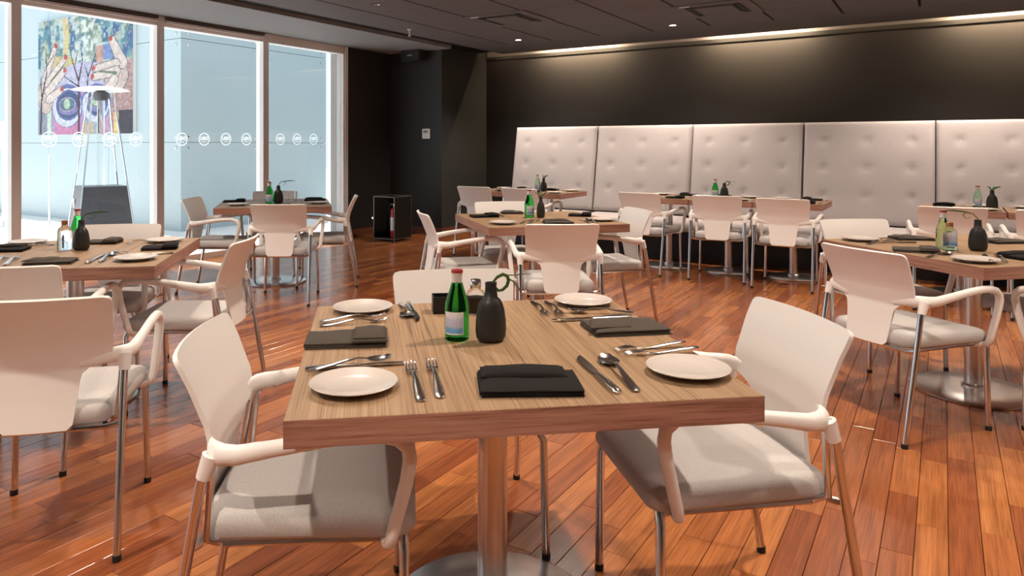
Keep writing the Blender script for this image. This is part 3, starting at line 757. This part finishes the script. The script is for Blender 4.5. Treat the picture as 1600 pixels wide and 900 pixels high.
tq = make_table(.606, .70, .24, .04); tq['category'] = 'table'
for i, (s, lab) in enumerate(BT):
    if i == 0: tq.location = rm(s, 7.63); tq.rotation_euler = (0, 0, RZ); tq['label'] = lab; tq['group'] = 'banquette tables'
    else: dup(tq, rm(s, 7.63), RZ, lab, 'banquette tables')

# ------------------------------------------------------------------ tableware prototypes (meshes shared)
plate_m = MB().lathe([(.055, 0), (.058, .002), (.062, .006), (.092, .0135), (.0965, .0155), (.0975, .0175), (.096, .0185), (.090, .0165), (.066, .0095), (.060, .0075), (.001, .007)], 48).mesh('plate', M['porcelain'], ang=50)
def strip(b, pts):          # pts: (y, halfwidth, z, thickness)
    rows = []
    n = len(pts); vs = []
    for y, hw, z, th_ in pts: vs += [(-hw, y, z), (-hw*.5, y, z+th_*.35), (hw*.5, y, z+th_*.35), (hw, y, z), (hw*.6, y, z-th_*.65), (-hw*.6, y, z-th_*.65)]
    fs = [(k*6+i, k*6+(i+1) % 6, (k+1)*6+(i+1) % 6, (k+1)*6+i) for k in range(n-1) for i in range(6)]
    fs += [tuple(range(5, -1, -1)), tuple(range((n-1)*6, n*6))]
    b.add(vs, fs)
def shaft(head_y):
    return [(-.105, .004, .0035, .003), (-.1025, .0085, .0036, .0045), (-.085, .0098, .0045, .005), (-.045, .0080, .0085, .005), (-.01, .0055, .0135, .0045), (.02, .0036, .0155, .004), (head_y-.012, .0032, .0130, .0038), (head_y, .005, .010, .003)]
b = MB(); strip(b, shaft(.047)); 
b2 = [(.047, .005, .010, .003), (.053, .0105, .008, .0028), (.062, .0125, .0065, .0026), (.070, .0125, .0060, .0024)]
strip(b, b2)
for x in (-.0102, -.0034, .0034, .0102):
    o = len(b.v); strip(b, [(.069, .0021, .0062, .0024), (.09, .0018, .0075, .0022), (.105, .0014, .0110, .002), (.1105, .0006, .0130, .001)])
    for i in range(o, len(b.v)): b.v[i] = (b.v[i][0]+x, b.v[i][1], b.v[i][2])
fork_m = b.mesh('fork', M['cutlery'], ang=60)
b = MB(); strip(b, shaft(.050))
rows = []
for i in range(13):
    q = i/12; y = .047 + .068*q; hw = .0205*math.sqrt(max(0, 1-(2*q**.85-1)**2)) + .0012
    zr_ = .0085*(1-math.sin(math.pi*q)*.72) + (.003 if q > .9 else 0)
    rows.append([(x*hw, y, zr_ + .0055*x*x*math.sin(math.pi*q)) for x in (-1, -.6, -.2, .2, .6, 1)])
b.sheet(rows, .0015); spoon_m = b.mesh('spoon', M['cutlery'], ang=60)
b = MB(); strip(b, [(-.112, .004, .005, .006), (-.109, .0085, .0055, .009), (-.08, .0098, .006, .0098), (-.03, .0080, .006, .0085), (.0, .0062, .006, .0072), (.006, .0058, .006, .006)])
vs = []; kb = [(.004, -.0055, .006), (.02, -.0085, .0075), (.06, -.0095, .0085), (.10, -.0085, .0085), (.118, -.001, .0075), (.124, .0055, .0065)]
for y, x0, x1 in kb: vs += [(x0, y, .0052), (x1, y, .0066), (x1, y, .0050), (x0, y, .0048)]
b.add(vs, [(k*4+i, k*4+(i+1) % 4, k*4+4+(i+1) % 4, k*4+4+i) for k in range(5) for i in range(4)] + [(3, 2, 1, 0), (20, 21, 22, 23)])
knife_m = b.mesh('knife', M['cutlery'], ang=40)
def napkin_mesh(name, w, d, flap, m, seed=0, h=.006, layers=3):
    """folded cloth: stacked rounded layers, plus a flap folded over at the +x end"""
    rr = random.Random(seed); b = MB()
    def lay(x0, x1, y0, y1, z0, z1, sk=0, bow=0.0):
        rows = []; nx, ny = 14, 10; r_ = (z1-z0)/2
        top = []
        for j in range(ny+1):
            row = []
            for i in range(nx+1):
                fx, fy = i/nx, j/ny; x = x0+(x1-x0)*fx + sk*fy; y = y0+(y1-y0)*fy
                e = min(fx*(x1-x0), (1-fx)*(x1-x0), fy*(y1-y0), (1-fy)*(y1-y0)); dz = -r_*(1-math.sqrt(max(0, 1-(1-min(e/max(r_, .004), 1))**2)))
                row.append((x, y, z1 + dz + bow*math.sin(math.pi*fx)*math.sin(math.pi*fy) + .0012*math.sin(9*fx+seed)*math.sin(5*fy+seed*2)))
            top.append(row)
        n0 = len(b.v); b.sheet(top); n1 = nx+1
        bd = list(range(n1)) + [q*n1+nx for q in range(1, ny+1)] + [ny*n1+q for q in range(nx-1, -1, -1)] + [q*n1 for q in range(ny-1, 0, -1)]
        o = len(b.v); b.v += [(b.v[n0+q][0], b.v[n0+q][1], z0) for q in bd]; L_ = len(bd)
        fs = [(n0+bd[k], n0+bd[(k+1) % L_], o+(k+1) % L_, o+k) for k in range(L_)] + [tuple(range(o+L_-1, o-1, -1))]
        b.f += fs; b.m += [0]*len(fs)
    z = 0
    for k in range(layers):
        j = [rr.uniform(-.003, .003) for _ in range(4)]; zz = z + h
        lay(-w/2+j[0], w/2+j[1], -d/2+j[2], d/2+j[3], z, zz, bow=.002); z = zz - .0008
    if flap == 'end': lay(w/2-.42*w, w/2+.004, -d/2-.006, d/2-.01, z, z+h*1.2, bow=.003); lay(w/2-.40*w, w/2, -d/2+.0, d/2-.02, z+h*.9, z+h*2.4, bow=.004)
    if flap == 'band': lay(-w/2+.004, w/2-.02, d/2-.5*d, d/2+.002, z, z+h*1.6, bow=.006)
    if flap == 'diag': lay(-w/2-.01, -w/2+.5*w, -d/2+.02, d/2-.02, z, z+h*1.3, sk=.03, bow=.003)
    return b.mesh(name, m, ang=50)
NAPS = {}
for kind in ('end', 'band', 'diag'):
    for cname in ('grey', 'black'):
        for (w_, d_) in ((.20, .13), (.17, .12)):
            NAPS[(kind, cname, w_)] = napkin_mesh('napkin', w_, d_, kind, M['nap_'+cname], seed=len(NAPS))
def bottle_thing(loc, rz, label, glass='green', sc=1.0, group='bottles on the tables'):
    o = tag(link('glass_bottle', None, None, loc=loc, rz=rz), label, 'bottle', group); o.scale = (sc, sc, sc)
    for n, me in BOT[glass]: link(n, me, o)
    return o
prof = [(.030, 0), (.0335, .004), (.034, .012), (.034, .088), (.0325, .100), (.027, .120), (.020, .142), (.0150, .160), (.0138, .168)]
def arc_label(r_, z0, z1, a0, a1, m):
    n = 12; b = MB(); rows = [[(r_*math.cos(a0+(a1-a0)*i/n), r_*math.sin(a0+(a1-a0)*i/n), z) for i in range(n+1)] for z in (z0, z1)]
    b.sheet(rows); me = b.mesh('paper_label', m); return me
BOT = {}
for g in ('green', 'green2'):
    BOT[g] = [('body', MB().lathe(prof, 32).mesh('body', M[g], ang=60)),
              ('foil_neck', MB().lathe([(.0152, .158), (.0146, .170), (.0146, .180), (.0155, .182), (.0155, .188)], 24).mesh('foil_neck', M['foil'])),
              ('cap', MB().lathe([(.0165, .186), (.0168, .190), (.0155, .1945), (.004, .196)], 24).mesh('cap', M['cap_red'])),
              ('label_border', arc_label(.0343, .020, .082, R(-135), R(-35), M['labelwhite'])),
              ('paper_label', arc_label(.0346, .0235, .0785, R(-131), R(-39), M['label']))]
BOT['clear'] = [('body', MB().lathe([(.028, 0), (.031, .004), (.031, .085), (.026, .10), (.014, .108), (.013, .118)], 32).mesh('body', M['clear'], ang=60)),
                ('cap', MB().lathe([(.0145, .115), (.0145, .134), (.012, .136)], 24).mesh('cap', M['copper']))]
def vase_mesh():
    b = MB(); b.lathe([(.026, 0), (.034, .003), (.0405, .014), (.0425, .032), (.0415, .058), (.0375, .086), (.032, .104), (.025, .115), (.0185, .120), (.0155, .150), (.0165, .158), (.0165, .160), (.012, .160), (.011, .13)], 36, sy=.72)
    return b.mesh('vessel', M['vase'], ang=50)
vessel_m = vase_mesh()
def sprig(kind):
    b = MB()
    if kind == 0:      # looped leaf with trailing tip
        P = [(.002, 0, .135), (.006, 0, .160), (.018, 0, .173), (.034, 0, .180), (.046, 0, .175), (.050, 0, .163), (.045, 0, .148), (.033, 0, .138), (.022, 0, .136), (.012, 0, .146), (.004, 0, .158)]
        b.tube(P, [.002, .003, .0045, .005, .005, .005, .005, .0045, .004, .003, .002], 8, flat=[1, .7, .5, .5, .5, .5, .5, .5, .5, .7, 1])
        b.tube([(.044, 0, .177), (.065, .002, .176), (.09, .004, .177), (.12, .004, .176)], [.0022, .0016, .0014, .0006], 6)
        b.tube([(.049, 0, .168), (.062, -.004, .160), (.076, -.008, .142), (.086, -.01, .118)], [.0022, .0018, .0016, .0006], 6)
    elif kind == 1:
        P = [(0, 0, .14), (.0, 0, .165), (.02, .0, .19), (.05, .0, .195), (.065, .01, .180), (.05, .012, .165), (.03, .01, .172)]
        b.tube(P, [.002, .0025, .003, .003, .003, .0025, .001], 7, flat=[1, .8, .7, .7, .7, .7, 1])
        P = [(.03, 0, .193), (.07, -.005, .200), (.11, -.005, .203), (.15, -.005, .200)]
        b.tube(P, [.002, .004, .004, .001], 7, flat=[1, .4, .4, 1])
    else:
        for a, ln in ((.3, .06), (1.1, .05), (2.4, .05), (-.5, .07)):
            P = [(0, 0, .145), (.006*math.cos(a), .006*math.sin(a), .165), (ln*.5*math.cos(a), ln*.5*math.sin(a), .185), (ln*math.cos(a), ln*math.sin(a), .195)]
            b.tube(P, [.002, .004, .008, .001], 7, flat=[1, .6, .35, 1])
    return b.mesh('sprig', M['leaf'], ang=80)
SPR = [sprig(k) for k in range(3)]
def vase_thing(loc, rz, label, kind=0, sc=1.0):
    o = tag(link('bud_vase', None, None, loc=loc, rz=rz), label, 'vase', 'black bud vases'); o.scale = (sc, sc, sc)
    link('vessel', vessel_m, o); link('sprig', SPR[kind], o); return o
ZTB = .7503
def plate(px, py, label, sc=1.0):
    o = tag(link('side_plate', plate_m, None, loc=at(px, py)), label, 'plate', 'round white side plates'); o.location.z = ZTB; o.scale = (sc, sc, sc); return o
def plate_w(p, label): o = tag(link('side_plate', plate_m, None, loc=(p[0], p[1], ZTB)), label, 'plate', 'round white side plates'); return o
CM = {'fork': (fork_m, -.105, .1105), 'spoon': (spoon_m, -.105, .115), 'knife': (knife_m, -.112, .124)}
def cut(kind, a, b_, label, zup=0.0, flip=False, sc=None):
    """a = pixel of the handle end, b_ = pixel of the tip, both lying on the table"""
    A, B = at(*a), at(*b_); d = (B-A); L0 = CM[kind][2]-CM[kind][1]
    k = sc or max(.95, min(1.16, d.length/L0)); ang = math.atan2(-d.x, d.y)
    mid = (A+B)/2
    o = tag(link(kind, CM[kind][0], None, loc=(mid.x, mid.y, ZTB+zup), rz=ang), label, kind, 'cutlery on the tables'); o.scale = (k, k, k)
    if flip: o.rotation_euler = (0, R(180), ang); o.location.z = ZTB + .018*k + zup
    return o
def nap(px, py, rz, kind, col, label, w_=.20, sc=1.0, flipx=False):
    p = at(px, py); o = tag(link('napkin', NAPS[(kind, col, w_)], None, loc=(p.x, p.y, ZTB), rz=rz), label, 'napkin', 'folded cloth napkins'); o.scale = (sc, sc, sc); return o

# ---- nearest table
plate(553, 607, 'white plate at the near left corner of the nearest table')
plate(567, 485.5, 'white plate at the far left corner of the nearest table')
plate(911, 475, 'white plate at the far right corner of the nearest table')
plate(1075, 583, 'white plate at the near right corner of the nearest table')
nap(541, 534, .12, 'end', 'grey', 'grey napkin by the left edge of the nearest table', sc=1.08)
nap(826, 604, .03, 'band', 'black', 'black napkin at the near edge of the nearest table', sc=1.10)
nap(976, 515, .16, 'diag', 'grey', 'grey napkin by the right edge of the nearest table', sc=1.10)
cut('fork', (497, 511), (606, 502), 'outer fork between far left plate and grey napkin')
cut('fork', (500, 505.5), (598, 497.5), 'inner fork between far left plate and grey napkin', zup=.004)
cut('knife', (472, 580), (640, 569), 'knife between the grey napkin and near left plate')
cut('spoon', (482, 586), (607, 566), 'spoon lying across a knife above the near left plate', zup=.008)
cut('fork', (661, 640), (638, 566), 'fork right beside the near left plate')
cut('fork', (691, 633), (671, 563), 'second fork from the near left plate')
cut('knife', (968, 618), (903, 561), 'knife right of the black napkin on the nearest table')
cut('spoon', (997, 616), (944, 560), 'spoon beside the near right plate on the nearest table')
cut('spoon', (626, 474), (637, 498), 'spoon at the far edge of the nearest table, left of the green bottle')
cut('knife', (638, 474), (653, 503), 'knife with dark reflection at the far edge of the nearest table')
cut('fork', (831, 471), (856, 496), 'fork at the far edge of the nearest table right of the vase')
cut('fork', (853, 471), (878, 496), 'fork next to the far right plate of the nearest table')
cut('knife', (990, 496), (866, 503), 'knife below the far right plate of the nearest table')
cut('spoon', (985, 491), (897, 489), 'spoon touching the far right plate of the nearest table', zup=.004)
cut('fork', (1084, 551), (985, 556), 'nearer fork between right napkin and near right plate', flip=True)
cut('fork', (1063, 542), (972, 549), 'farther fork between right napkin and near right plate', flip=True)
bottle_thing(at(714, 530), R(-22), 'green glass water bottle with a blue and white label on the nearest table', sc=1.0)
vase_thing(at(767, 533.5), R(14), 'black bud vase with a curled green leaf on the nearest table', 0, 1.02)
pp = tag(link('pepper_shaker', None, None, loc=at(743, 489)), 'glass pepper shaker with a steel cap behind the nearest bottle', 'shaker')
part('jar', MB().lathe([(.026, 0), (.029, .004), (.0295, .062), (.026, .072), (.017, .080), (.0165, .084)], 28), M['clear'], pp)
part('pepper', MB().lathe([(.025, .003), (.0275, .008), (.0278, .050), (.026, .052)], 28), M['pepper'], pp)
part('cap', MB().lathe([(.0175, .083), (.0185, .086), (.0185, .104), (.016, .108), (.004, .109)], 24), M['chrome'], pp)
bx = tag(link('sugar_holder', None, None, loc=at(692, 487), rz=.12), 'small black square holder left of the green bottle on the nearest table', 'holder')
hb = MB()
for (x0, x1, y0, y1) in ((-.034, .034, -.034, -.030), (-.034, .034, .030, .034), (-.034, -.030, -.030, .030), (.030, .034, -.030, .030)): hb.box(x0, x1, y0, y1, .003, .054)
part('walls', hb, M['black'], bx, smooth=False); part('bottom', MB().box(-.034, .034, -.034, .034, 0, .004), M['black'], bx, smooth=False)

# ---- left table
plate(212, 406, 'white plate at the near right corner of the left table')
plate(257, 378, 'white plate at the far right corner of the left table')
plate(44, 381, 'white plate at the far left of the left table')
nap(80, 411, .25, 'diag', 'grey', 'grey napkin at the near edge of the left table')
nap(250, 389, .3, 'end', 'black', 'black napkin by the right edge of the left table', .17)
nap(162, 380, .1, 'end', 'grey', 'grey napkin behind the vase on the left table', .17)
nap(8, 392, .2, 'band', 'black', 'black napkin cut by the left edge of the picture')
cut('knife', (133, 414), (163, 398.5), 'knife left of the near plate on the left table')
cut('spoon', (152, 413), (180, 396), 'spoon beside the near plate on the left table')
cut('fork', (3, 418), (33, 401), 'right fork by the grey napkin on the left table')
cut('fork', (-12, 416), (14, 401), 'fork cut by the left edge on the left table')
cut('fork', (178, 394), (205, 399), 'fork behind the near right plate of the left table')
cut('knife', (258, 397), (212, 399), 'knife behind the near right plate of the left table')
cut('fork', (230, 377), (203, 381), 'fork left of the far right plate on the left table')
cut('fork', (70, 384), (35, 387), 'fork below the far left plate on the left table')
bottle_thing(at(121, 384), R(0), 'green bottle behind the vase on the left table', sc=1.02)
bottle_thing(at(101, 390), 0, 'clear glass bottle with a copper cap on the left table', 'clear', 1.12)
vase_thing(at(127, 391), R(5), 'black bud vase with a looped stem on the left table', 1, .98)

# ---- middle table
plate(786, 350, 'white plate at the near left of the middle table')
plate(941, 345, 'white plate at the right of the middle table')
nap(756, 339, .3, 'end', 'black', 'black napkin at the left of the middle table')
nap(872, 349, .1, 'band', 'grey', 'grey napkin at the near edge of the middle table')
nap(800, 333.5, .1, 'diag', 'grey', 'grey napkin at the far edge of the middle table', .17)
nap(906, 337.5, -.2, 'end', 'black', 'black napkin at the right of the middle table', .17)
cut('fork', (812, 350), (832, 345), 'fork right of the near left plate on the middle table')
cut('fork', (824, 351), (843, 345), 'second fork beside the near left plate on the middle table')
cut('knife', (924, 350), (906, 343), 'knife left of the right plate on the middle table')
cut('spoon', (934, 350), (917, 343), 'spoon left of the right plate on the middle table')
cut('fork', (786, 338.5), (768, 335.5), 'fork behind the black napkin on the middle table')
bottle_thing(at(827, 339.5), R(10), 'green bottle on the middle table', sc=1.08)
vase_thing(at(845, 340), R(60), 'black bud vase on the middle table', 2, .98)

# ---- right table
plate(1344, 376, 'white plate at the left corner of the right table')
plate(1524, 409, 'white plate at the near corner of the right table')
nap(1430, 393, -.5, 'end', 'grey', 'grey napkin at the near edge of the right table')
nap(1424, 374, -.1, 'diag', 'grey', 'grey napkin at the far edge of the right table')
nap(1603, 403, .2, 'band', 'black', 'black napkin cut by the right edge on the right table')
nap(1569, 379, .1, 'diag', 'grey', 'grey napkin right of the vase on the right table')
cut('spoon', (1446, 403), (1484, 397), 'spoon pointing to the vase on the right table')
cut('fork', (1574, 413), (1556, 399), 'fork right of the near plate on the right table')
cut('knife', (1553, 413), (1535, 398), 'knife by the near plate on the right table')
cut('fork', (1350, 383), (1394, 377), 'near fork right of the left plate on the right table')
cut('fork', (1368, 373), (1402, 379), 'far fork right of the left plate on the right table')
cut('knife', (1420, 380), (1384, 380), 'knife between left plate and grey napkins on the right table')
bottle_thing(at(1474, 388), R(0), 'pale green bottle on the right table', 'green2', 1.02)
bottle_thing(at(1484, 391.5), 0, 'short clear bottle in front of the green one on the right table', 'clear', 1.08)
vase_thing(at(1528, 392), R(150), 'black bud vase with a looped stem on the right table', 1, 1.0)

# ---- table by the windows
plate(371, 321, 'white plate at the left of the table by the windows')
plate(498, 318, 'white plate at the right of the table by the windows')
nap(366, 315.5, .2, 'end', 'black', 'black napkin at the left of the table by the windows')
nap(492, 313.2, .2, 'band', 'black', 'black napkin at the right of the table by the windows')
bottle_thing(at(421, 318), R(0), 'green bottle on the table by the windows', sc=1.05)
vase_thing(at(435, 317.5), R(10), 'black bud vase with a long leaf on the table by the windows', 1, 1.05)
tr = tag(link('serving_tray', None, None, loc=at(437, 321.0), rz=.235), 'flat black tray on the table by the windows', 'tray'); tr.location.z = ZTB
part('tray_floor', MB().box(-.10, .10, -.05, .05, 0, .004), M['black'], tr, smooth=False)
for (x0, x1, y0, y1) in ((-.10, .10, -.05, -.046), (-.10, .10, .046, .05), (-.10, -.096, -.046, .046), (.096, .10, -.046, .046)): part('rim', MB().box(x0, x1, y0, y1, .003, .014), M['black'], tr, smooth=False)
gl = tag(link('drinking_glass', None, None, loc=at(456, 313)), 'clear drinking glass on the table by the windows', 'glass'); gl.location.z = ZTB
part('tumbler', MB().lathe([(.026, 0), (.030, .003), (.034, .095), (.0325, .095), (.0285, .006), (.001, .006)], 24), M['clear'], gl)

# ---- banquette tables (local positions on each table, square to the room)
ORD = ['far left banquette table', 'banquette table behind the middle table', 'left middle banquette table', 'central middle banquette table', 'right middle banquette table', 'banquette table behind the right table', 'banquette table at the right edge']
for i, (s, _) in enumerate(BT):
    def L(ds, dv): return rm(s+ds, 7.63+dv, ZTB)
    n = ORD[i]
    for side, sg_ in (('near', -1), ('far', 1)):
        plate_w(L(.17 if i % 2 else -.15, sg_*.22), 'white plate on the %s side of the %s' % (side, n))
        p = L(-.12 if i % 2 else .14, sg_*.24); o = tag(link('napkin', NAPS[('band' if i % 2 else 'end', 'black', .17)], None, loc=p, rz=RZ + (0 if sg_ < 0 else math.pi)), 'black napkin on the %s side of the %s' % (side, n), 'napkin', 'folded cloth napkins')
        p = L(.02, sg_*.22); o = tag(link('fork', fork_m, None, loc=p, rz=RZ+(0 if sg_ < 0 else math.pi)), 'fork on the %s side of the %s' % (side, n), 'fork', 'cutlery on the tables')
        p = L(.275 if i % 2 else .27, sg_*.20); o = tag(link('knife', knife_m, None, loc=p, rz=RZ+(0 if sg_ < 0 else math.pi)), 'knife on the %s side of the %s' % (side, n), 'knife', 'cutlery on the tables')
for (s, g, lab, kd) in ((-4.02, 'green2', 'behind the middle table', 2), (-1.93, 'green', 'in the centre of the banquette row', 0), (.30, 'green2', 'behind the right table', 2)):
    bottle_thing(rm(s-.055, 7.66, ZTB), R(-30), 'green bottle on the banquette table ' + lab, g, 1.0)
    vase_thing(rm(s+.045, 7.63, ZTB), RZ, 'black bud vase on the banquette table ' + lab, kd, 1.0)
